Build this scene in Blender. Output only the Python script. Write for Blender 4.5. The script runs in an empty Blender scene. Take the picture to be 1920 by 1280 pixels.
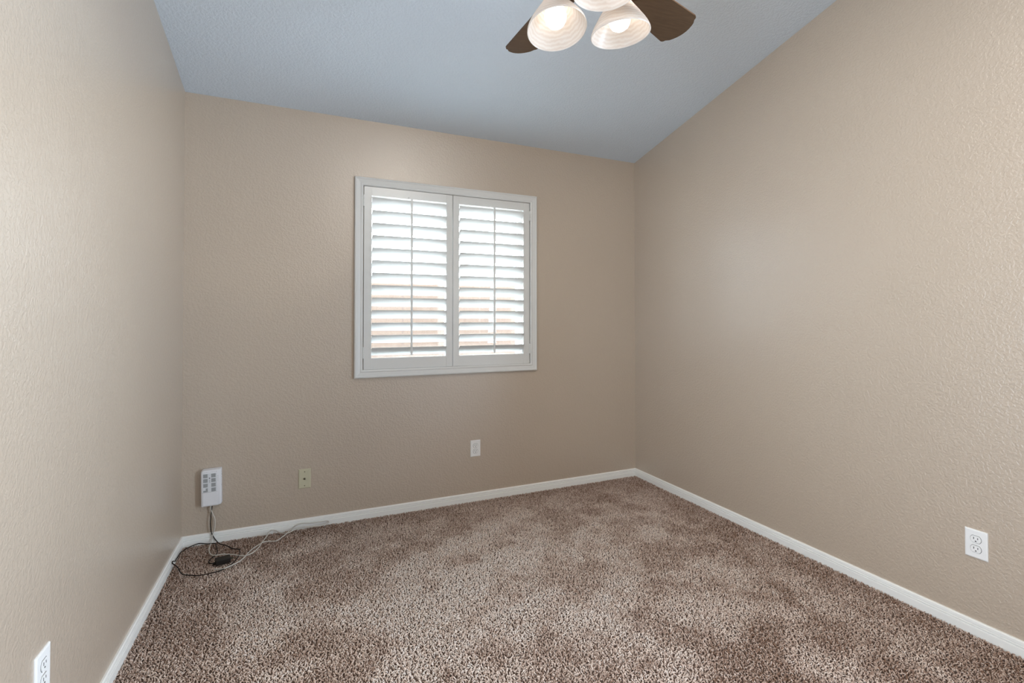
import bpy, bmesh, math, random
import numpy as np
from mathutils import Vector, Matrix
C = bpy.context.scene.collection
scn = bpy.context.scene
PI = math.pi

# ------------------------------------------------------------------ camera, world, lights, exposure
D, L, R, SL, CZ = 3.2154, 0.6143, 2.5079, 0.2128, 2.5578   # back wall, left wall, right wall, ceiling pitch, ceiling at back wall
YB = -1.0                                                    # wall behind the camera
cam_d = bpy.data.cameras.new('camera'); cam = bpy.data.objects.new('camera', cam_d); C.objects.link(cam)
cam_d.sensor_width = 36.0; cam_d.lens = 900.82 / 1920 * 36.0
cam_d.shift_x = (960 - 958.17) / 1920; cam_d.shift_y = (586.1 - 640) / 1920
cam_d.clip_start = 0.05
cam.location = (0, 0, 1.27)
cam.rotation_euler = (math.radians(90 + 0.7786), 0, -math.radians(23.499))
scn.camera = cam
scn.view_settings.view_transform = 'Standard'; scn.view_settings.look = 'None'
scn.view_settings.gamma = 1; scn.view_settings.use_curve_mapping = False
scn.view_settings.exposure = 0.12

w = bpy.data.worlds.new('sky'); scn.world = w; w.use_nodes = True
bg = w.node_tree.nodes['Background']
bg.inputs[0].default_value = (0.80, 0.88, 1.0, 1); bg.inputs[1].default_value = 15.0

sun_d = bpy.data.lights.new('sun', 'SUN'); sun_d.energy = 4.0; sun_d.angle = 0.01; sun_d.color = (1, .96, .9)
sun = bpy.data.objects.new('sun', sun_d); C.objects.link(sun); sun.rotation_euler = (math.radians(38), 0, math.radians(18))

# unseen fill lights, added in openings beside and behind the camera
def fill_light(name, loc, rz, w, h, e, col, spread, up=0):
    a = bpy.data.lights.new(name, 'AREA'); a.shape = 'RECTANGLE'; a.size = w; a.size_y = h; a.energy = e; a.color = col; a.spread = math.radians(spread)
    o = bpy.data.objects.new(name, a); C.objects.link(o); o.location = loc; o.rotation_euler = (math.radians(90 + up), 0, math.radians(rz))
fill_light('fill_light_left', (-L - .38, .2, 1.1), -90 + 25, .85, 1.9, 19, (.82, .97, 1.14), 95, 2)
fill_light('fill_light_right', (R + .38, -.1, 1.1), 90 - 25, .85, 1.9, 53, (.80, .97, 1.16), 95, 4)
fill_light('fill_light_rear', (.95, YB - .2, 1.15), 0, 1.4, 1.9, 5, (1.0, .93, .84), 180)

def overhead_fill(name, loc, rot, size, e, col, spread=180):
    a = bpy.data.lights.new(name, 'AREA'); a.shape = 'DISK'; a.size = size; a.energy = e; a.color = col; a.spread = math.radians(spread)
    o = bpy.data.objects.new(name, a); C.objects.link(o); o.location = loc; o.rotation_euler = rot
overhead_fill('fill_light_overhead', (1.0, .35, 2.95), (math.radians(12), 0, 0), .6, 37, (1.0, .93, .84))  # added overhead fill without a fitting, brightens carpet and walls

BLK= [(-0.463, 3.195, 0.206), (-0.465, 3.195, 0.188), (-0.468, 3.195, 0.16), (-0.471, 3.195, 0.11), (-0.467, 3.195, 0.064), (-0.458, 3.195, 0.037), (-0.443, 3.195, 0.009), (-0.417, 3.144, 0.006), (-0.377, 3.101, 0.006), (-0.339, 3.046, 0.006), (-0.311, 3.028, 0.006), (-0.303, 2.993, 0.006), (-0.303, 2.951, 0.006), (-0.312, 2.903, 0.006), (-0.333, 2.85, 0.006), (-0.371, 2.809, 0.006), (-0.421, 2.8, 0.006), (-0.459, 2.798, 0.006), (-0.496, 2.817, 0.006), (-0.528, 2.836, 0.006), (-0.55, 2.871, 0.006), (-0.571, 2.927, 0.006), (-0.591, 2.963, 0.006), (-0.597, 2.936, 0.03), (-0.597, 2.947, 0.035), (-0.597, 3.0, 0.011), (-0.597, 3.011, 0.013), (-0.597, 3.055, 0.009), (-0.595, 3.114, 0.006), (-0.571, 3.16, 0.006), (-0.543, 3.186, 0.006), (-0.521, 3.195, 0.006), (-0.484, 3.173, 0.006), (-0.449, 3.164, 0.006), (-0.438, 3.152, 0.006), (-0.429, 3.104, 0.006), (-0.415, 3.048, 0.006), (-0.415, 3.014, 0.006), (-0.424, 2.992, 0.006), (-0.437, 2.957, 0.006), (-0.437, 2.923, 0.006), (-0.425, 2.911, 0.006), (-0.402, 2.905, 0.006)]
WHT= [(-0.471, 3.195, 0.207), (-0.468, 3.195, 0.188), (-0.46, 3.195, 0.159), (-0.451, 3.195, 0.135), (-0.448, 3.195, 0.106), (-0.451, 3.195, 0.072), (-0.459, 3.195, 0.043), (-0.463, 3.184, 0.006), (-0.463, 3.106, 0.006), (-0.452, 3.046, 0.006), (-0.436, 3.011, 0.006), (-0.415, 2.997, 0.006), (-0.387, 2.997, 0.006), (-0.348, 2.98, 0.006), (-0.303, 2.948, 0.006), (-0.273, 2.932, 0.006), (-0.241, 2.948, 0.006), (-0.214, 3.004, 0.006), (-0.203, 3.057, 0.006), (-0.185, 3.13, 0.006), (-0.173, 3.195, 0.006), (-0.157, 3.195, 0.015), (-0.136, 3.195, 0.01), (-0.113, 3.163, 0.006), (-0.08, 3.141, 0.006), (-0.059, 3.146, 0.006), (-0.022, 3.182, 0.006), (0.017, 3.187, 0.006), (0.062, 3.176, 0.006), (0.107, 3.171, 0.006), (0.145, 3.186, 0.006), (0.159, 3.195, 0.012), (0.148, 3.195, 0.02), (0.108, 3.195, 0.021), (0.051, 3.195, 0.022), (0.011, 3.195, 0.028), (-0.022, 3.195, 0.023), (-0.049, 3.194, 0.006), (-0.075, 3.139, 0.006), (-0.1, 3.093, 0.006), (-0.125, 3.056, 0.006), (-0.15, 3.06, 0.006), (-0.186, 3.069, 0.006), (-0.215, 3.042, 0.006), (-0.241, 3.003, 0.006), (-0.261, 2.956, 0.006), (-0.275, 2.909, 0.006), (-0.295, 2.872, 0.006), (-0.323, 2.846, 0.006), (-0.356, 2.822, 0.006), (-0.373, 2.825, 0.006), (-0.401, 2.835, 0.006)]

# ------------------------------------------------------------------ helpers
def mat(name, color, rough=.5, metal=0, bump=None, emit=None, spec=.5):
    m = bpy.data.materials.new(name); m.use_nodes = True
    nt = m.node_tree; b = nt.nodes['Principled BSDF']
    b.inputs['Base Color'].default_value = (*color, 1); b.inputs['Roughness'].default_value = rough
    b.inputs['Metallic'].default_value = metal; b.inputs['Specular IOR Level'].default_value = spec
    tc = nt.nodes.new('ShaderNodeTexCoord')
    if bump:
        sc, st, dist = bump
        n = nt.nodes.new('ShaderNodeTexNoise'); n.inputs['Scale'].default_value = sc; n.inputs['Detail'].default_value = 3
        nt.links.new(tc.outputs['Object'], n.inputs['Vector'])
        bp = nt.nodes.new('ShaderNodeBump'); bp.inputs['Strength'].default_value = st; bp.inputs['Distance'].default_value = dist
        nt.links.new(n.outputs['Fac'], bp.inputs['Height']); nt.links.new(bp.outputs[0], b.inputs['Normal'])
    if emit:
        b.inputs['Emission Color'].default_value = (*emit[0], 1); b.inputs['Emission Strength'].default_value = emit[1]
    return m

def vary(m, color2, scale, lo=.35, hi=.65, detail=3, stretch=None):
    """blend the base colour with a second one by a noise"""
    nt = m.node_tree; b = nt.nodes['Principled BSDF']
    tc = nt.nodes.new('ShaderNodeTexCoord'); mp = nt.nodes.new('ShaderNodeMapping')
    if stretch: mp.inputs['Scale'].default_value = stretch
    n = nt.nodes.new('ShaderNodeTexNoise'); n.inputs['Scale'].default_value = scale; n.inputs['Detail'].default_value = detail
    r = nt.nodes.new('ShaderNodeMapRange'); r.inputs[1].default_value = lo; r.inputs[2].default_value = hi
    mx = nt.nodes.new('ShaderNodeMix'); mx.data_type = 'RGBA'
    mx.inputs[6].default_value = b.inputs['Base Color'].default_value[:]; mx.inputs[7].default_value = (*color2, 1)
    nt.links.new(tc.outputs['Object'], mp.inputs[0]); nt.links.new(mp.outputs[0], n.inputs['Vector'])
    nt.links.new(n.outputs['Fac'], r.inputs[0]); nt.links.new(r.outputs[0], mx.inputs[0]); nt.links.new(mx.outputs[2], b.inputs['Base Color'])
    return m

def plaster(name, color, color2, rough, strength, dist=.0016, scale=95, spec=.5):
    """hand-sprayed orange-peel drywall paint"""
    m = mat(name, color, rough, spec=spec); vary(m, color2, 1.3, .3, .7)
    nt = m.node_tree; b = nt.nodes['Principled BSDF']
    tc = nt.nodes.new('ShaderNodeTexCoord')
    n1 = nt.nodes.new('ShaderNodeTexNoise'); n1.inputs['Scale'].default_value = scale; n1.inputs['Detail'].default_value = 2; n1.inputs['Distortion'].default_value = .25
    r = nt.nodes.new('ShaderNodeMapRange'); r.inputs[1].default_value = .38; r.inputs[2].default_value = .62; r.interpolation_type = 'SMOOTHSTEP'
    n2 = nt.nodes.new('ShaderNodeTexNoise'); n2.inputs['Scale'].default_value = 2.2; n2.inputs['Detail'].default_value = 1
    for n in (n1, n2): nt.links.new(tc.outputs['Object'], n.inputs['Vector'])
    nt.links.new(n1.outputs['Fac'], r.inputs[0])
    b1 = nt.nodes.new('ShaderNodeBump'); b1.inputs['Strength'].default_value = strength; b1.inputs['Distance'].default_value = dist
    b2 = nt.nodes.new('ShaderNodeBump'); b2.inputs['Strength'].default_value = .25; b2.inputs['Distance'].default_value = .02
    nt.links.new(r.outputs[0], b1.inputs['Height']); nt.links.new(n2.outputs['Fac'], b2.inputs['Height'])
    nt.links.new(b2.outputs[0], b1.inputs['Normal']); nt.links.new(b1.outputs[0], b.inputs['Normal'])
    return m

M = {}
M['wall'] = plaster('wall_paint', (.485, .398, .310), (.50, .413, .325), .36, .48, spec=1.0)
M['wall'].node_tree.nodes['Principled BSDF'].inputs['Coat Weight'].default_value = .8
M['wall'].node_tree.nodes['Principled BSDF'].inputs['Coat Roughness'].default_value = .38
M['wall'].node_tree.nodes['Principled BSDF'].inputs['Coat IOR'].default_value = 1.75
M['ceiling'] = plaster('ceiling_paint', (.72, .81, .90), (.73, .82, .91), .8, .5, .002, 80)
M['trim'] = mat('white_trim_paint', (.86, .855, .82), .35, bump=(30, .1, .001))
M['shutter'] = mat('white_shutter_paint', (.70, .705, .69), .3)
M['plate'] = mat('white_plastic', (.85, .85, .84), .3)
M['slot'] = mat('dark_slot', (.02, .02, .018), .6)
M['groove'] = mat('grey_slot', (.09, .09, .085), .6)
M['ivory'] = mat('ivory_plastic', (.56, .53, .38), .35)
M['brass'] = mat('dull_metal', (.20, .18, .13), .4, 1)
M['modem'] = mat('modem_plastic', (.78, .78, .80), .4)
M['label'] = mat('modem_label', (.72, .74, .76), .5)
M['ink'] = mat('modem_ink', (.27, .28, .28), .6)
M['dark_ink'] = mat('modem_dark_ink', (.06, .06, .06), .6)
M['black'] = mat('black_plastic', (.014, .010, .007), .5, spec=.3)
M['cord'] = mat('black_cord', (.012, .008, .006), .6, spec=.2)
M['white_cord'] = mat('grey_white_cord', (.58, .545, .49), .5)
M['wood'] = vary(mat('dark_fan_wood', (.070, .036, .017), .38), (.10, .056, .028), 14, .3, .7, 5, (1, 9, 1))
M['bronze'] = mat('oil_rubbed_bronze', (.10, .052, .03), .35, .8)
M['bulb'] = mat('frosted_bulb', (1, 1, 1), .4, emit=((1, .95, .88), 3.3))
M['vinyl'] = mat('white_vinyl', (.8, .8, .8), .4)
M['fence'] = vary(mat('fence_wood', (.125, .09, .07), .8), (.10, .068, .05), 5, .3, .7, 5, (6, 1, .4))
M['gravel'] = vary(mat('yard_gravel', (.50, .44, .38), .9), (.38, .33, .28), 30)
M['backing'] = mat('carpet_backing', (.10, .066, .05), .95)
M['light_box_mat'] = mat('light_box_paint', (.55, .5, .45), .7)  # for the added boxes round the fill lights

def glass_mat():
    m = bpy.data.materials.new('window_glass'); m.use_nodes = True; nt = m.node_tree
    for n in list(nt.nodes):
        if n.type != 'OUTPUT_MATERIAL': nt.nodes.remove(n)
    t = nt.nodes.new('ShaderNodeBsdfTransparent'); t.inputs[0].default_value = (.93, .96, .95, 1)
    g = nt.nodes.new('ShaderNodeBsdfGlossy'); g.inputs['Roughness'].default_value = .02
    mx = nt.nodes.new('ShaderNodeMixShader'); mx.inputs[0].default_value = .07
    nt.links.new(t.outputs[0], mx.inputs[1]); nt.links.new(g.outputs[0], mx.inputs[2])
    nt.links.new(mx.outputs[0], nt.nodes['Material Output'].inputs[0]); return m
M['glass'] = glass_mat()

def shade_mat():
    """alabaster swirl glass: translucent"""
    m = bpy.data.materials.new('alabaster_glass'); m.use_nodes = True; nt = m.node_tree
    b = nt.nodes['Principled BSDF']; b.inputs['Roughness'].default_value = .35
    tc = nt.nodes.new('ShaderNodeTexCoord')
    wv = nt.nodes.new('ShaderNodeTexWave'); wv.wave_type = 'BANDS'; wv.bands_direction = 'Z'; wv.inputs['Scale'].default_value = 30
    wv.inputs['Distortion'].default_value = 5; wv.inputs['Detail'].default_value = 3; wv.inputs['Detail Scale'].default_value = 1.2
    cr = nt.nodes.new('ShaderNodeMix'); cr.data_type = 'RGBA'
    cr.inputs[6].default_value = (.73, .645, .57, 1); cr.inputs[7].default_value = (.80, .74, .68, 1)
    nt.links.new(tc.outputs['Object'], wv.inputs['Vector']); nt.links.new(wv.outputs['Fac'], cr.inputs[0])
    nt.links.new(cr.outputs[2], b.inputs['Base Color'])
    tr = nt.nodes.new('ShaderNodeBsdfTranslucent'); nt.links.new(cr.outputs[2], tr.inputs[0])
    mx = nt.nodes.new('ShaderNodeMixShader'); mx.inputs[0].default_value = .45
    nt.links.new(b.outputs[0], mx.inputs[1]); nt.links.new(tr.outputs[0], mx.inputs[2])
    nt.links.new(mx.outputs[0], nt.nodes['Material Output'].inputs[0]); return m
M['shade'] = shade_mat()

def carpet_mat():
    m = mat('carpet_yarn', (.3, .22, .18), .95, spec=.15); nt = m.node_tree; b = nt.nodes['Principled BSDF']
    a = nt.nodes.new('ShaderNodeAttribute'); a.attribute_name = 'yarn'
    nt.links.new(a.outputs['Color'], b.inputs['Base Color']); return m
M['yarn'] = carpet_mat()

def obj(name, me, m=None, parent=None, loc=None, rot=None):
    if isinstance(me, bmesh.types.BMesh):
        b = me; bmesh.ops.recalc_face_normals(b, faces=b.faces[:]); me = bpy.data.meshes.new(name); b.to_mesh(me); b.free()
    o = bpy.data.objects.new(name, me); C.objects.link(o)
    if m and not me.materials: me.materials.append(m)
    if parent: o.parent = parent
    if loc: o.location = loc
    if rot: o.rotation_euler = rot
    return o

def tag(o, label, cat, group=None):
    o['label'] = label; o['category'] = cat
    if group: o['group'] = group
    return o
def struct(o): o['kind'] = 'structure'; return o
def empty(name, loc, rot=(0, 0, 0)):
    o = bpy.data.objects.new(name, None); C.objects.link(o); o.location = loc; o.rotation_euler = rot; o.empty_display_size = .05
    return o

def box(b, x0, x1, y0, y1, z0, z1, mtx=None):
    vs = [Vector((x, y, z)) for z in (z0, z1) for y in (y0, y1) for x in (x0, x1)]
    if mtx: vs = [mtx @ v for v in vs]
    v = [b.verts.new(q) for q in vs]
    for f in ((0, 1, 3, 2), (4, 6, 7, 5), (0, 4, 5, 1), (2, 3, 7, 6), (0, 2, 6, 4), (1, 5, 7, 3)): b.faces.new([v[i] for i in f])
def bev(b, w, seg=2):
    bmesh.ops.bevel(b, geom=b.edges[:] + b.verts[:], offset=w, segments=seg, profile=.6, affect='EDGES', clamp_overlap=True)
def boxobj(name, dims, m, parent=None, bevel=0, seg=2):
    b = bmesh.new(); box(b, *dims)
    if bevel: bmesh.ops.recalc_face_normals(b, faces=b.faces[:]); bev(b, bevel, seg)
    return obj(name, b, m, parent)
def prism(b, pts, ax, a0, a1):
    """closed polygon pts (2-D) extruded along axis ax between a0 and a1"""
    def P(p, a):
        return {0: (a, p[0], p[1]), 1: (p[0], a, p[1]), 2: (p[0], p[1], a)}[ax]
    v0 = [b.verts.new(P(p, a0)) for p in pts]; v1 = [b.verts.new(P(p, a1)) for p in pts]
    n = len(pts); b.faces.new(v0[::-1]); b.faces.new(v1)
    for i in range(n): b.faces.new((v0[i], v0[(i + 1) % n], v1[(i + 1) % n], v1[i]))
def loft(b, rings, cap=True, closed=True):
    vv = [[b.verts.new(p) for p in r] for r in rings]
    for a, c in zip(vv, vv[1:]):
        n = len(a)
        for i in range(n if closed else n - 1): b.faces.new((a[i], a[(i + 1) % n], c[(i + 1) % n], c[i]))
    if cap: b.faces.new(vv[0][::-1]); b.faces.new(vv[-1])
    return vv
def lathe(b, prof, n=40, mtx=None, cap=False):
    rings = []
    for r, z in prof:
        ring = [Vector((r * math.cos(2 * PI * i / n), r * math.sin(2 * PI * i / n), z)) for i in range(n)]
        if mtx: ring = [mtx @ v for v in ring]
        rings.append(ring)
    loft(b, rings, cap)
def smooth(o, ang=40):
    me = o.data
    me.shade_smooth()
    try: me.set_sharp_from_angle(angle=math.radians(ang))
    except Exception: pass
    return o
def spline(pts, n=6):
    P = [Vector(p) for p in pts]; P = [P[0] * 2 - P[1]] + P + [P[-1] * 2 - P[-2]]; out = []
    for i in range(1, len(P) - 2):
        a, p, q, c = P[i - 1:i + 3]
        for k in range(n):
            t = k / n
            out.append(.5 * ((2 * p) + (q - a) * t + (2 * a - 5 * p + 4 * q - c) * t * t + (3 * p - a - 3 * q + c) * t ** 3))
    out.append(P[-2]); return out
def tube(b, pts, r, n=8):
    rings = []; up = Vector((.13, .31, .94)).normalized()
    for i, p in enumerate(pts):
        t = (pts[min(i + 1, len(pts) - 1)] - pts[max(i - 1, 0)]).normalized()
        s = t.cross(up)
        if s.length < .05: s = t.orthogonal()
        s.normalize(); u = s.cross(t).normalized(); up = u
        rr = r(i / (len(pts) - 1)) if callable(r) else r
        rings.append([p + rr * (math.cos(2 * PI * k / n) * s + math.sin(2 * PI * k / n) * u) for k in range(n)])
    loft(b, rings)

# ------------------------------------------------------------------ room shell
cz = lambda y: CZ + SL * (D - y)
T = .14
WX0, WX1, WZ0, WZ1 = .366, 1.537, .957, 2.119           # opening in the back wall
b = bmesh.new()
zt = cz(D) + .1
box(b, -L - T, WX0, D, D + T, -.1, zt); box(b, WX1, R + T, D, D + T, -.1, zt)
box(b, WX0, WX1, D, D + T, -.1, WZ0); box(b, WX0, WX1, D, D + T, WZ1, zt)
bmesh.ops.remove_doubles(b, verts=b.verts[:], dist=1e-5)
struct(obj('wall_back', b, M['wall']))
DA, DB = (-.25, .65), (-.55, .35)                          # openings added in the left and right wall for the fill lights
for nm, x0, x1, (ya, yb) in (('wall_left', -L - T, -L, DA), ('wall_right', R, R + T, DB)):
    b = bmesh.new(); prism(b, [(yb, -.1), (D, -.1), (D, cz(D) + .02), (YB - .12, cz(YB - .12) + .02), (YB - .12, -.1), (ya, -.1), (ya, 2.12), (yb, 2.12)], 0, x0, x1)
    struct(obj(nm, b, M['wall']))
b = bmesh.new(); prism(b, [(YB - .12, cz(YB - .12)), (D, cz(D)), (D, cz(D) + .12), (YB - .12, cz(YB - .12) + .12)], 0, -L - T, R + T)
struct(obj('ceiling', b, M['ceiling']))
b = bmesh.new()                                            # wall behind the camera, wide opening added for the rear fill light
box(b, -L, -.40, YB - .12, YB, -.1, cz(YB)); box(b, 1.90, R, YB - .12, YB, -.1, cz(YB)); box(b, -.40, 1.90, YB - .12, YB, 2.25, cz(YB))
struct(obj('wall_front', b, M['wall']))
def light_box(name, x0, x1, y0, y1, open_side):                # unseen box added round a fill light, keeps the sky out
    t = .05; b = bmesh.new(); h = 2.3
    if open_side != 'w': box(b, x0 - t, x0, y0 - t, y1 + t, -.1, h)
    if open_side != 'e': box(b, x1, x1 + t, y0 - t, y1 + t, -.1, h)
    if open_side != 's': box(b, x0, x1, y0 - t, y0, -.1, h)
    if open_side != 'n': box(b, x0, x1, y1, y1 + t, -.1, h)
    box(b, x0 - t, x1 + t, y0 - t, y1 + t, h, h + t)
    struct(obj(name, b, M['light_box_mat']))
light_box('wall_light_box_rear', -.55, 2.1, YB - 1.2, YB - .12, 'n')
light_box('wall_light_box_left', -L - T - .9, -L - T, DA[0] - .1, DA[1] + .1, 'e')
light_box('wall_light_box_right', R + T, R + T + .9, DB[0] - .1, DB[1] + .1, 'w')
struct(boxobj('floor', (-L - T - 1, R + T + 1, YB - 1.3, D, -.12, -.012), M['backing']))

def smooth_noise(x, y, cell, seed):
    rs = np.random.RandomState(seed); g = rs.rand(64, 64)
    u = (x + 50) / cell; v = (y + 50) / cell; i = np.floor(u).astype(int); j = np.floor(v).astype(int); fu = u - i; fv = v - j
    fu = fu * fu * (3 - 2 * fu); fv = fv * fv * (3 - 2 * fv)
    G = lambda a, c: g[a % 64, c % 64]
    return (G(i, j) * (1 - fu) + G(i + 1, j) * fu) * (1 - fv) + (G(i, j + 1) * (1 - fu) + G(i + 1, j + 1) * fu) * fv

def carpet():
    rs = np.random.RandomState(5); sp = .0072
    xs = np.arange(-L + .012, R - .010, sp); ys = np.arange(YB + 1.25, D - .010, sp)
    X, Y = np.meshgrid(xs, ys); X = X.ravel(); Y = Y.ravel()
    keep = (X * math.sin(.41) + Y * math.cos(.41)) > 1.15      # what the camera, or one a step aside, can see
    X = X[keep] + rs.uniform(-.45, .45, keep.sum()) * sp; Y = Y[keep] + rs.uniform(-.45, .45, keep.sum()) * sp
    n = len(X)
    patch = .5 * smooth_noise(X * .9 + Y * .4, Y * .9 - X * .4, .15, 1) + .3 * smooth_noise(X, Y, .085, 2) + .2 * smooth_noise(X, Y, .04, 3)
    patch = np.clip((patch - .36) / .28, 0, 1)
    edge = np.minimum(np.minimum(X + L, R - X), D - Y)          # patches weaken towards the walls
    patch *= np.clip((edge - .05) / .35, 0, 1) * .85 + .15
    ang = rs.uniform(0, 2 * PI, n); lean = rs.uniform(.35, 1.0, n) * .0105
    h = rs.uniform(.0075, .0125, n) - .0015 * patch
    k = 4; segs = 4
    base = np.stack([X, Y, np.full(n, -.013)], 1)
    dx = np.stack([np.cos(ang), np.sin(ang)], 1)
    curl = rs.uniform(-1, 1, n); nx = np.stack([-np.sin(ang), np.cos(ang)], 1)
    P = []
    for s in range(segs):
        t = s / (segs - 1)
        c = base.copy(); c[:, :2] += dx * (lean * t ** 1.3)[:, None] + nx * (curl * .005 * math.sin(PI * t) )[:, None]
        c[:, 2] += h * (1 - (1 - t) ** 1.7)
        P.append(c)
    V = np.zeros((n, segs, k, 3)); rad0 = rs.uniform(.0016, .0026, n)
    for s in range(segs):
        r = rad0 * (1, 1.1, 1.05, .55)[s]
        tang = P[min(s + 1, segs - 1)] - P[max(s - 1, 0)]; tang /= np.linalg.norm(tang, axis=1)[:, None]
        side = np.concatenate([nx, np.zeros((n, 1))], 1); up = np.cross(side, tang)
        tw = s * .7
        for q in range(k):
            a = 2 * PI * q / k + tw
            V[:, s, q] = P[s] + r[:, None] * (math.cos(a) * side + math.sin(a) * up)
    V[..., 0] = np.clip(V[..., 0], -L + .0, R - .0); V[..., 1] = np.minimum(V[..., 1], D)
    idx = np.arange(n)[:, None] * (segs * k); F = []
    for s in range(segs - 1):
        for q in range(k):
            q2 = (q + 1) % k
            F.append(idx + np.array([[s * k + q, s * k + q2, (s + 1) * k + q2, (s + 1) * k + q]]))
    F.append(idx + np.array([[(segs - 1) * k + q for q in range(k)]]))
    F = np.stack(F, 1).reshape(-1, 4)
    me = bpy.data.meshes.new('carpet_pile'); nv = n * segs * k; nf = len(F)
    me.vertices.add(nv); me.vertices.foreach_set('co', V.reshape(-1).astype(np.float32))
    me.loops.add(nf * 4); me.loops.foreach_set('vertex_index', F.reshape(-1).astype(np.int32))
    me.polygons.add(nf); me.polygons.foreach_set('loop_start', np.arange(0, nf * 4, 4, dtype=np.int32))
    me.update(calc_edges=True); me.polygons.foreach_set('use_smooth', np.ones(nf, bool))
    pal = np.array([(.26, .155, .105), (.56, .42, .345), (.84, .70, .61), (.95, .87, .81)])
    mid = np.clip(1 - np.hypot((X - .75) / 1.55, (Y - 2.25) / 1.05), 0, 1) ** .6   # brighter light in mid-room, painted into the yarn colour
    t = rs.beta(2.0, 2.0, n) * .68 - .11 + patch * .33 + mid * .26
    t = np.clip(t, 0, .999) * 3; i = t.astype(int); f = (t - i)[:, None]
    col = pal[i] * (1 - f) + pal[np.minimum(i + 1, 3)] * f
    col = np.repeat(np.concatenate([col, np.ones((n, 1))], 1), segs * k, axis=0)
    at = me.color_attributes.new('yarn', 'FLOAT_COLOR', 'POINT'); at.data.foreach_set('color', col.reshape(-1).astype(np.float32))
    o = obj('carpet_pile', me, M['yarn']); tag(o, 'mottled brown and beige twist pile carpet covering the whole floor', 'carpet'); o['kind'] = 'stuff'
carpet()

# baseboards: profile in (distance from wall, height)
BP = [(0, -.012), (.012, -.012), (.012, .025), (.0085, .0265), (.0085, .0295), (.0115, .031), (.0115, .0345), (.0075, .036), (.0075, .039), (.0105, .0405), (.0095, .050), (.006, .054), (0, .054)]
def baseboard(name, p0, p1, nrm, m0, m1):
    """p0..p1 along the wall, nrm into the room, mitred by m0/m1 at the ends"""
    b = bmesh.new(); p0 = Vector(p0); p1 = Vector(p1); t = (p1 - p0).normalized(); nrm = Vector(nrm)
    r0 = [p0 + nrm * d + t * (d * m0) + Vector((0, 0, z)) for d, z in BP]; r1 = [p1 + nrm * d - t * (d * m1) + Vector((0, 0, z)) for d, z in BP]
    loft(b, [r0, r1]); return struct(obj(name, b, M['trim']))
baseboard('baseboard_back', (-L, D, 0), (R, D, 0), (0, -1, 0), 1, 1)
baseboard('baseboard_left', (-L, DA[1] + .01, 0), (-L, D, 0), (1, 0, 0), 0, 1)
baseboard('baseboard_right', (R, D, 0), (R, DB[1] + .01, 0), (-1, 0, 0), 1, 0)

# ------------------------------------------------------------------ window (outer sash) and what stands outside
b = bmesh.new(); y0, y1 = D + .085, D + .135
box(b, WX0, WX1, y0, y1, WZ0, WZ0 + .045); box(b, WX0, WX1, y0, y1, WZ1 - .045, WZ1)
box(b, WX0, WX0 + .045, y0, y1, WZ0 + .045, WZ1 - .045); box(b, WX1 - .045, WX1, y0, y1, WZ0 + .045, WZ1 - .045)
box(b, .935, .985, y0, y1, WZ0 + .045, WZ1 - .045)
win = struct(obj('window_1', b, M['vinyl']))
sill = struct(boxobj('trim_1', (WX0 + .001, WX1 - .001, D + .018, D + .085, WZ0 - .001, WZ0 + .012), M['trim']))
g = boxobj('window_pane', (WX0 + .045, .935, D + .108, D + .112, WZ0 + .045, WZ1 - .045), M['glass'], win)
g = boxobj('window_pane', (.985, WX1 - .045, D + .108, D + .112, WZ0 + .045, WZ1 - .045), M['glass'], win)

yard = struct(boxobj('ground_outside', (-8, 10, D + T, 16, -.35, -.3), M['gravel'])); yard.name = 'trim_ground'
fr = empty('garden_fence', (1, 5.6, -.3)); tag(fr, 'tan wooden plank fence seen through the shutter louvers, outside the window', 'fence')
x = -3.0
b = bmesh.new()
while x < 6.5:
    box(b, x - 1, x - 1 + .1432, -.01, .01, 0, 2.04); x += .143
obj('fence_boards', b, M['fence'], fr)
for z in (.3, 1.5): boxobj('fence_rail', (-4, 5.5, .01, .05, z, z + .09), M['fence'], fr)

# ------------------------------------------------------------------ plantation shutters
sh = empty('plantation_shutters', ((.3036 + 1.5992) / 2, D, .8929))
tag(sh, 'white plantation shutters with tilted louvers filling the window in the back wall', 'window shutters')
ox, oz = sh.location.x, sh.location.z
def S(o): o.location = (-ox, -D, -oz); return o       # children are modelled in room coordinates
FX0, FX1, FZ0, FZ1 = .3036, 1.5992, .8929, 2.1836
# profile: (inset from outer edge, projection from the wall)
FPf = [(0, 0), (0, .020), (.003, .025), (.009, .026), (.013, .023), (.016, .0225), (.026, .021), (.036, .019), (.040, .021), (.045, .0215), (.050, .0195), (.053, .015), (.053, -.028), (.063, -.028), (.063, -.040), (.045, -.040), (.045, 0)]
b = bmesh.new(); rings = []
for cx_, cz_, sx, sz in ((FX0, FZ0, 1, 1), (FX1, FZ0, -1, 1), (FX1, FZ1, -1, -1), (FX0, FZ1, 1, -1)):
    rings.append([Vector((cx_ + sx * i, D - p, cz_ + sz * i)) for i, p in FPf])
rings.append(rings[0]); vv = []
vs = [[b.verts.new(p) for p in r] for r in rings[:4]]
for a in range(4):
    A_, B_ = vs[a], vs[(a + 1) % 4]; n = len(A_)
    for i in range(n): b.faces.new((A_[i], A_[(i + 1) % n], B_[(i + 1) % n], B_[i]))
S(obj('shutter_frame', b, M['shutter'], sh))

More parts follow.
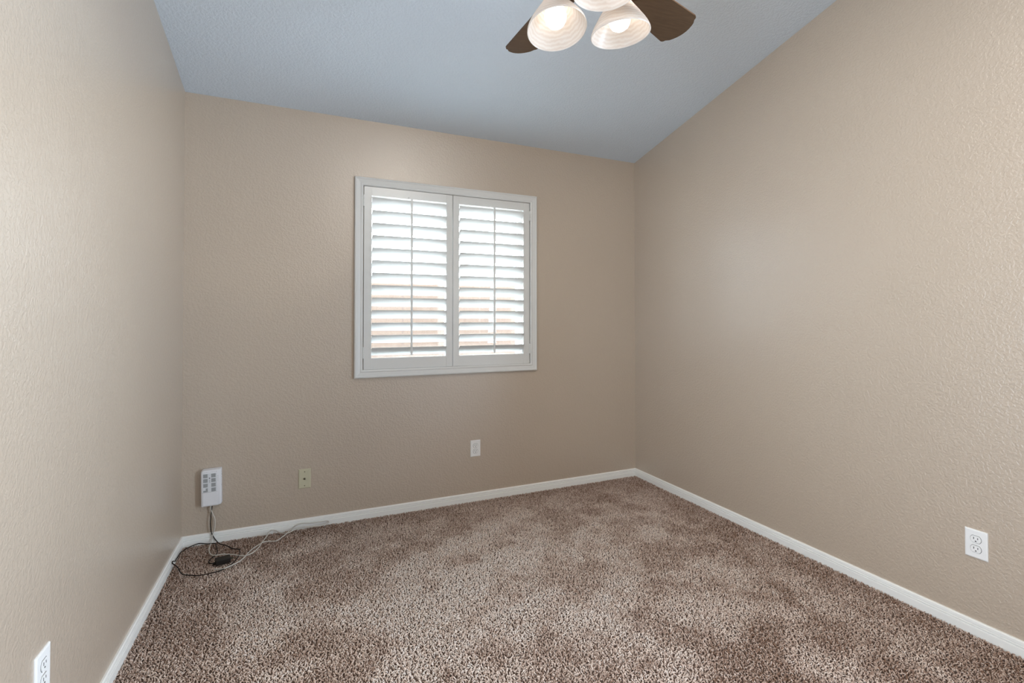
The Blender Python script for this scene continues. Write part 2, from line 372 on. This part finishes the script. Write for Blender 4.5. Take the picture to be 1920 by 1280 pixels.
LZ0, LZ1, NL = 1.020, 2.068, 13
PY0, PY1 = D - .012, D + .016                         # panel thickness 28 mm
pitch = (LZ1 - LZ0) / NL
LW, LT, TILT = .089, .010, math.radians(37)
def louver_mesh(x0, x1):
    b = bmesh.new(); n = 20; prof = []
    for i in range(n):
        a = 2 * PI * i / n; u = math.cos(a); v = math.sin(a)
        prof.append((math.copysign(abs(u) ** .9, u) * LW / 2, v * LT / 2))
    # u runs outwards and down, v is the slat's thickness; room-side edge up
    c, s = math.cos(TILT), math.sin(TILT)
    pts = [(u * c + v * s, -u * s + v * c) for u, v in prof]
    prism(b, pts, 0, x0, x1); return b
def panel(x0, x1, lx0, lx1, hinge_x, hs, astr):
    b = bmesh.new(); zb, ztp = .9465, 2.1285
    box(b, x0, lx0, PY0, PY1, zb, ztp); box(b, lx1, x1, PY0, PY1, zb, ztp)
    bmesh.ops.recalc_face_normals(b, faces=b.faces[:]); bev(b, .0015, 1)
    b2 = bmesh.new(); box(b2, lx0 - .001, lx1 + .001, PY0 + .0015, PY1 - .001, zb, LZ0 - .002); box(b2, lx0 - .001, lx1 + .001, PY0 + .0015, PY1 - .001, LZ1 + .004, ztp)
    me2 = bpy.data.meshes.new('t'); b2.to_mesh(me2); b.from_mesh(me2); b2.free()
    p = S(obj('shutter_panel', b, M['shutter'], sh))
    # astragal bead and stile groove
    lm = None
    for k in range(NL):
        zc = LZ0 + pitch * (k + .5)
        if lm is None: lo_ = obj('louver', louver_mesh(lx0 + .0015, lx1 - .0015), M['shutter'], p); lm = lo_.data; smooth(lo_, 60)
        else: lo_ = obj('louver', lm, None, p)
        lo_.location = (0, (PY0 + PY1) / 2, zc)
    xm = (lx0 + lx1) / 2 + .004
    ry = (PY0 + PY1) / 2 - LW / 2 * math.cos(TILT) - .011
    zo = LW / 2 * math.sin(TILT)
    b = bmesh.new(); box(b, xm - .0065, xm + .0065, ry - .006, ry + .006, LZ0 + pitch * .5 + zo - .055, LZ1 - pitch * .5 + zo + .012)
    bmesh.ops.recalc_face_normals(b, faces=b.faces[:]); bev(b, .003, 2)
    obj('tilt_rod', b, M['shutter'], p)
    # catch peg above the rod
    b = bmesh.new(); lathe(b, [(.0001, -.004), (.0065, -.004), (.0075, 0), (.0065, .005), (.0001, .006)], 16, Matrix.Translation((xm - .012, PY0 - .002, LZ1 + .010)) @ Matrix.Rotation(PI / 2, 4, 'X'), True)
    obj('rod_catch', b, M['shutter'], p)
    for z in hs:
        b = bmesh.new()
        for kk in range(3):
            lathe(b, [(.0001, 0), (.0042, 0), (.0042, .0235), (.0001, .0235)], 12, Matrix.Translation((hinge_x, PY0 - .004, z - .037 + kk * .025)), True)
        box(b, hinge_x - .010, hinge_x + .010, PY0 - .002, PY0 + .001, z - .036, z + .036)
        smooth(obj('hinge', b, M['shutter'], p), 50)
    return p
panel(.3615, .9525, .410, .908, .3590, (2.035, 1.055), -1)
panel(.9560, 1.5415, 1.000, 1.493, 1.5445, (2.035, 1.055), 1)

# ------------------------------------------------------------------ wall plates
def oval(hw, hh, fl, n=40):
    """duplex face: circle of radius hh... flattened top and bottom"""
    out = []
    for i in range(n):
        a = 2 * PI * i / n; out.append((hw * math.cos(a), max(-fl, min(fl, hh * math.sin(a)))))
    return out
def facing(loc, rz, name):  # local: x along the wall, -y out of it into the room, z up
    return empty(name, loc, (0, 0, rz))
def plate_mesh(w, h, t=.0055):
    b = bmesh.new()
    def rr(hw, hh, y): return [Vector((sx, y, sz)) for sx, sz in ((-hw, -hh), (hw, -hh), (hw, hh), (-hw, hh))]
    loft(b, [rr(w / 2, h / 2, 0), rr(w / 2, h / 2, -t * .35), rr(w / 2 - .0015, h / 2 - .0015, -t * .8), rr(w / 2 - .005, h / 2 - .005, -t)]); return b
def outlet(loc, rz, label, w=.073):
    t = facing(loc, rz, 'wall_outlet'); tag(t, label, 'outlet', 'white duplex outlets low on the walls')
    obj('cover_plate', plate_mesh(w, .114), M['plate'], t)
    for s in (1, -1):
        zc = s * .0195
        b = bmesh.new(); prism(b, [(x, z + zc) for x, z in oval(.0183, .0183, .0147)], 1, -.0058, -.0050)
        gr = obj('socket_gap', b, M['groove'], t)
        b = bmesh.new(); prism(b, [(x, z + zc) for x, z in oval(.0170, .0170, .0134)], 1, -.0074, -.0052)
        f = obj('socket', b, M['plate'], t)
        for sx, hh in ((-.0063, .0042), (.0063, .0034)):
            boxobj('slot', (sx - .0013, sx + .0013, -.0078, -.0070, zc + .0035 - hh, zc + .0035 + hh), M['groove'], f)
        b = bmesh.new(); prism(b, [(.0026 * math.cos(2 * PI * i / 14), zc - .0080 + max(-.0016, .0026 * math.sin(2 * PI * i / 14))) for i in range(14)], 1, -.0079, -.0070)
        obj('ground_hole', b, M['slot'], f)
    b = bmesh.new(); lathe(b, [(.0001, 0), (.0026, 0), (.0024, .0012), (.0001, .0015)], 14, Matrix.Translation((0, -.0054, 0)) @ Matrix.Rotation(PI / 2, 4, 'X'), True)
    obj('screw', b, M['plate'], t)
    return t
outlet((1.124, D, .3625), 0, 'white duplex outlet on the back wall below the window')
outlet((R, 1.043, .3615), -PI / 2, 'white duplex outlet on the right wall, at the right edge of the photo')
outlet((-L, 1.636, .357), PI / 2, 'white duplex outlet on the left wall, cut by the bottom photo edge', .076)

t = facing((.0195, D, .2955), 0, 'cable_wall_plate'); tag(t, 'ivory wall plate with a single coax jack on the back wall beside the modem', 'wall plate')
obj('cover_plate', plate_mesh(.0695, .117), M['ivory'], t)
for z in (.042, -.042):
    b = bmesh.new(); lathe(b, [(.0001, 0), (.0034, 0), (.003, .0012), (.0001, .0014)], 14, Matrix.Translation((0, -.0053, z)) @ Matrix.Rotation(PI / 2, 4, 'X'), True)
    obj('screw', b, M['brass'], t)
b = bmesh.new(); lathe(b, [(.0001, 0), (.0068, 0), (.0068, .003), (.0046, .0035), (.0046, .010), (.0030, .010), (.0030, .006), (.0001, .006)], 6, Matrix.Translation((0, -.0053, 0)) @ Matrix.Rotation(PI / 2, 4, 'X'), True)
obj('coax_jack', b, M['brass'], t)

# ------------------------------------------------------------------ modem on the wall
md = empty('modem', (-.4650, D, .2140), (0, math.radians(-1.0), 0))
tag(md, 'white box modem with grey label hung on the back wall in the left corner', 'modem')
W2, HH, DP = .050, .2070, .040
def body_poly(ins):
    w = W2 - ins; h0 = ins; h1 = HH - ins; pts = []
    def arc(cx_, cz_, r, a0, a1, n=6):
        for i in range(n + 1):
            a = math.radians(a0 + (a1 - a0) * i / n); pts.append((cx_ + r * math.cos(a), cz_ + r * math.sin(a)))
    pts.append((-w, h0 + .002)); pts.append((-w + .002, h0))
    pts.append((w - .020, h0)); arc(w - .010, h0 + .012, .010, -50, 0, 3)
    arc(w - .004, h1 - .004, .004, 0, 90, 3)
    arc(-w + .016, h1 - .016, .016, 90, 180, 6)
    return pts
b = bmesh.new(); rings = []
for y, ins in ((0, .004), (-.004, .0), (-.030, 0), (-DP + .002, .003), (-DP, .006)):
    rings.append([Vector((x, y, z)) for x, z in body_poly(ins)])
loft(b, rings); body = smooth(obj('housing', b, M['modem'], md), 35)
yf = -DP
b = bmesh.new(); box(b, -.0395, .0300, yf - .0012, yf + .001, .0080, .0800); bmesh.ops.recalc_face_normals(b, faces=b.faces[:]); bev(b, .0008, 1)
obj('lower_cover', b, M['modem'], md)
lab = boxobj('label_sheet', (-.0395, .0300, yf - .0006, yf + .001, .0835, .1870), M['label'], md)
random.seed(3)
b = bmesh.new()
for cx_ in (-.0265, .0125):
    for r_ in range(4):
        z0 = .1655 - r_ * .0265
        for k in range(7):                                  # lines of small print, too fine to read
            zz = z0 + .0185 - k * .0030; xx = cx_ - .0105
            if cx_ < 0 and r_ == 3 and k < 4: xx += .012
            while xx < cx_ + .0105:
                wl = random.uniform(.002, .0055); x1 = min(xx + wl, cx_ + .0110)
                box(b, xx, x1, yf - .0008, yf - .0005, zz - .0026, zz); xx = x1 + .0003
obj('small_print', b, M['ink'], lab)
b = bmesh.new(); prism(b, [(-.0062 + .0030 * math.cos(2 * PI * i / 16), .1600 + .0030 * math.sin(2 * PI * i / 16)) for i in range(16)], 1, yf - .0010, yf - .0004)
for k in range(6): box(b, -.0072, -.0052, yf - .0009, yf - .0004, .1350 + k * .0028, .1368 + k * .0028)
obj('label_mark', b, M['dark_ink'], lab)
boxobj('seam', (-.0440, .0300, yf - .0007, yf + .001, .0806, .0814), M['ink'], md)
b = bmesh.new()
for k in range(4): box(b, .0315, .0375, yf - .0001, yf + .0004, .168 - k * .0085, .1688 - k * .0085)
obj('port_marks', b, M['ink'], body); b = bmesh.new()
for k in range(9): box(b, -.032 + k * .007, -.032 + k * .007 + random.uniform(.003, .006), yf - .0001, yf + .0004, .1930, .1942)
obj('printed_line', b, M['ink'], body)
b = bmesh.new()
for z_, hh in ((.186, .002), (.172, .008), (.156, .004), (.143, .002), (.132, .003), (.120, .003), (.105, .002)):
    box(b, W2 - .0003, W2 + .0003, -.026, -.0235, z_ - hh / 2, z_ + hh / 2)
obj('side_print', b, M['ink'], body); b = bmesh.new()
prism(b, [(-.025 + .0022 * math.cos(2 * PI * i / 12), .112 + .0022 * math.sin(2 * PI * i / 12)) for i in range(12)], 0, W2 - .0003, W2 + .0005)
obj('side_button', b, M['dark_ink'], body)

# ------------------------------------------------------------------ cords and adapter
ADX, ADY = -.3725, 2.912
b = bmesh.new(); tube(b, spline([(x, y, z + .004) for x, y, z in WHT], 6), .0028, 8)
cd = smooth(obj('network_cable', b, M['white_cord']), 60); tag(cd, 'grey-white cable running from the modem along the baseboard and back', 'cable')
ad_ = empty('power_adapter', (ADX, ADY, 0.0), (0, 0, math.radians(14)))
tag(ad_, 'black power adapter on the carpet with a thin cord looping up to the modem', 'power adapter')
b = bmesh.new(); tube(b, spline([(x, y, z + .003) for x, y, z in BLK], 6), .0024, 8)
mi = (Matrix.Translation(ad_.location) @ Matrix.Rotation(math.radians(14), 4, 'Z')).inverted(); b.transform(mi)
smooth(obj('power_cord', b, M['cord'], ad_), 60)
boxobj('adapter_body', (-.034, .034, -.022, .022, .0015, .028), M['black'], ad_, .003)
boxobj('strain_relief', (-.046, -.033, -.006, .006, .004, .014), M['black'], ad_, .002)
for s in (-.006, .006): boxobj('prong', (.034, .049, s - .0008 + .004, s + .0008 + .004, .010, .016), M['brass'], ad_)

# ------------------------------------------------------------------ ceiling fan with three lights
HX, HY, ZB = .774, 1.182, 2.320                              # hub, blade height
ZR = 2.150                                                   # shade rims
cf = empty('ceiling_fan', (HX, HY, ZB))
tag(cf, 'ceiling fan with dark brown blades and three lit alabaster glass shades', 'ceiling fan')
zc_ = cz(HY) - ZB
b = bmesh.new(); mt = Matrix.Translation((0, 0, zc_))
lathe(b, [(.001, -.085), (.030, -.085), (.050, -.060), (.066, -.025), (.068, .012), (.001, .012)], 40, mt, True); smooth(obj('canopy', b, M['bronze'], cf))
b = bmesh.new(); lathe(b, [(.0125, .05), (.0125, zc_ - .07)], 20, None, True); smooth(obj('downrod', b, M['bronze'], cf))
b = bmesh.new(); lathe(b, [(.001, .135), (.028, .130), (.045, .110), (.085, .085), (.098, .055), (.098, .015), (.080, -.010), (.060, -.022), (.001, -.022)], 48, None, True)
smooth(obj('motor_housing', b, M['bronze'], cf))
b = bmesh.new(); lathe(b, [(.001, -.020), (.050, -.020), (.056, -.035), (.050, -.060), (.052, -.075), (.030, -.092), (.012, -.100), (.001, -.104)], 40, None, True)
smooth(obj('light_fitter', b, M['bronze'], cf))
RB = .526
def blade(ang):
    mt = Matrix.Rotation(ang, 4, 'Z') @ Matrix.Translation((0, 0, -.004)) @ Matrix.Rotation(math.radians(-12), 4, 'X')
    out = []; w0, w1, x0, x1 = .050, .0700, .150, RB
    out += [(x0, -w0 + .012), (x0 + .02, -w0)]
    cr = .014
    tip = []
    for i in range(5):
        a = -PI / 2 + .9 * i / 4 * PI / 2; tip.append((x1 - .030 - cr + cr * math.cos(a), -w1 + cr + cr * math.sin(a)))
    out += tip
    for i in range(1, 10):
        s = -1 + 2 * i / 10; out.append((x1 - .024 * s * s - .002, s * (w1 - .010)))
    out += [(x, -y) for x, y in tip[::-1]]
    out += [(x0 + .02, w0), (x0, w0 - .012)]
    b = bmesh.new(); v0 = [b.verts.new(mt @ Vector((x, y, -.003))) for x, y in out]; v1 = [b.verts.new(mt @ Vector((x, y, .003))) for x, y in out]
    n = len(out); b.faces.new(v0); b.faces.new(v1[::-1])
    for i in range(n): b.faces.new((v0[i], v1[i], v1[(i + 1) % n], v0[(i + 1) % n]))
    bl = obj('blade', b, M['wood'], cf)
    b = bmesh.new(); iron = [(.075, -.016), (.130, -.014), (.165, -.036), (.215, -.030), (.235, 0), (.215, .030), (.165, .036), (.130, .014), (.075, .016)]
    mt2 = mt @ Matrix.Translation((0, 0, -.0065))
    v0 = [b.verts.new(mt2 @ Vector((x, y, -.002))) for x, y in iron]; v1 = [b.verts.new(mt2 @ Vector((x, y, .003))) for x, y in iron]; n = len(iron)
    b.faces.new(v0); b.faces.new(v1[::-1])
    for i in range(n): b.faces.new((v0[i], v1[i], v1[(i + 1) % n], v0[(i + 1) % n]))
    obj('blade_iron', b, M['bronze'], bl)
for k in range(5): blade(math.radians(18.3 + 72 * k))

def shade(px, py, dx, dy):
    # px, py: centre of the open rim in the room; dx, dy: lean of the axis on its way down
    d = Vector((dx, dy, -1)).normalized(); rim = Vector((px - HX, py - HY, ZR - ZB)); piv = rim - d * .1315
    mt = Matrix.Translation(piv) @ Vector((0, 0, -1)).rotation_difference(d).to_matrix().to_4x4()
    ang = math.atan2(piv.y, piv.x)
    prof = [(.020, .0), (.0235, -.010), (.030, -.025), (.045, -.050), (.062, -.075), (.077, -.098), (.0850, -.112), (.0900, -.124), (.0910, -.130)]
    inner = [(r - .0035, z) for r, z in prof[::-1]]
    b = bmesh.new(); lathe(b, prof + [(.0893, -.1315)] + inner, 56)
    s = smooth(obj('glass_shade', b, M['shade'], cf), 70); s.matrix_local = mt
    b = bmesh.new(); lathe(b, [(.001, .020), (.014, .020), (.018, .012), (.0245, .008), (.0255, -.010), (.022, -.016), (.001, -.016)], 28, None, True)
    h = smooth(obj('socket_cup', b, M['bronze'], cf)); h.matrix_local = mt
    b = bmesh.new(); lathe(b, [(.001, -.012), (.0135, -.014), (.0140, -.030), (.0165, -.040), (.0260, -.056), (.0315, -.070), (.0335, -.084), (.0315, -.098), (.0255, -.109), (.0160, -.1155), (.006, -.118), (.001, -.1182)], 32, None, True)
    u = smooth(obj('light_bulb', b, M['bulb'], cf), 80); u.matrix_local = mt
    b = bmesh.new(); p1 = mt @ Vector((0, 0, .016)); tube(b, spline([(.030 * math.cos(ang), .030 * math.sin(ang), -.055), (.055 * math.cos(ang), .055 * math.sin(ang), -.035), p1], 4), .007, 10)
    obj('light_arm', b, M['bronze'], cf)
for a in ((.707, 1.275, .0, -.20), (.900, 1.219, .10, .03), (.738, 1.062, .0, -.05)): shade(*a)
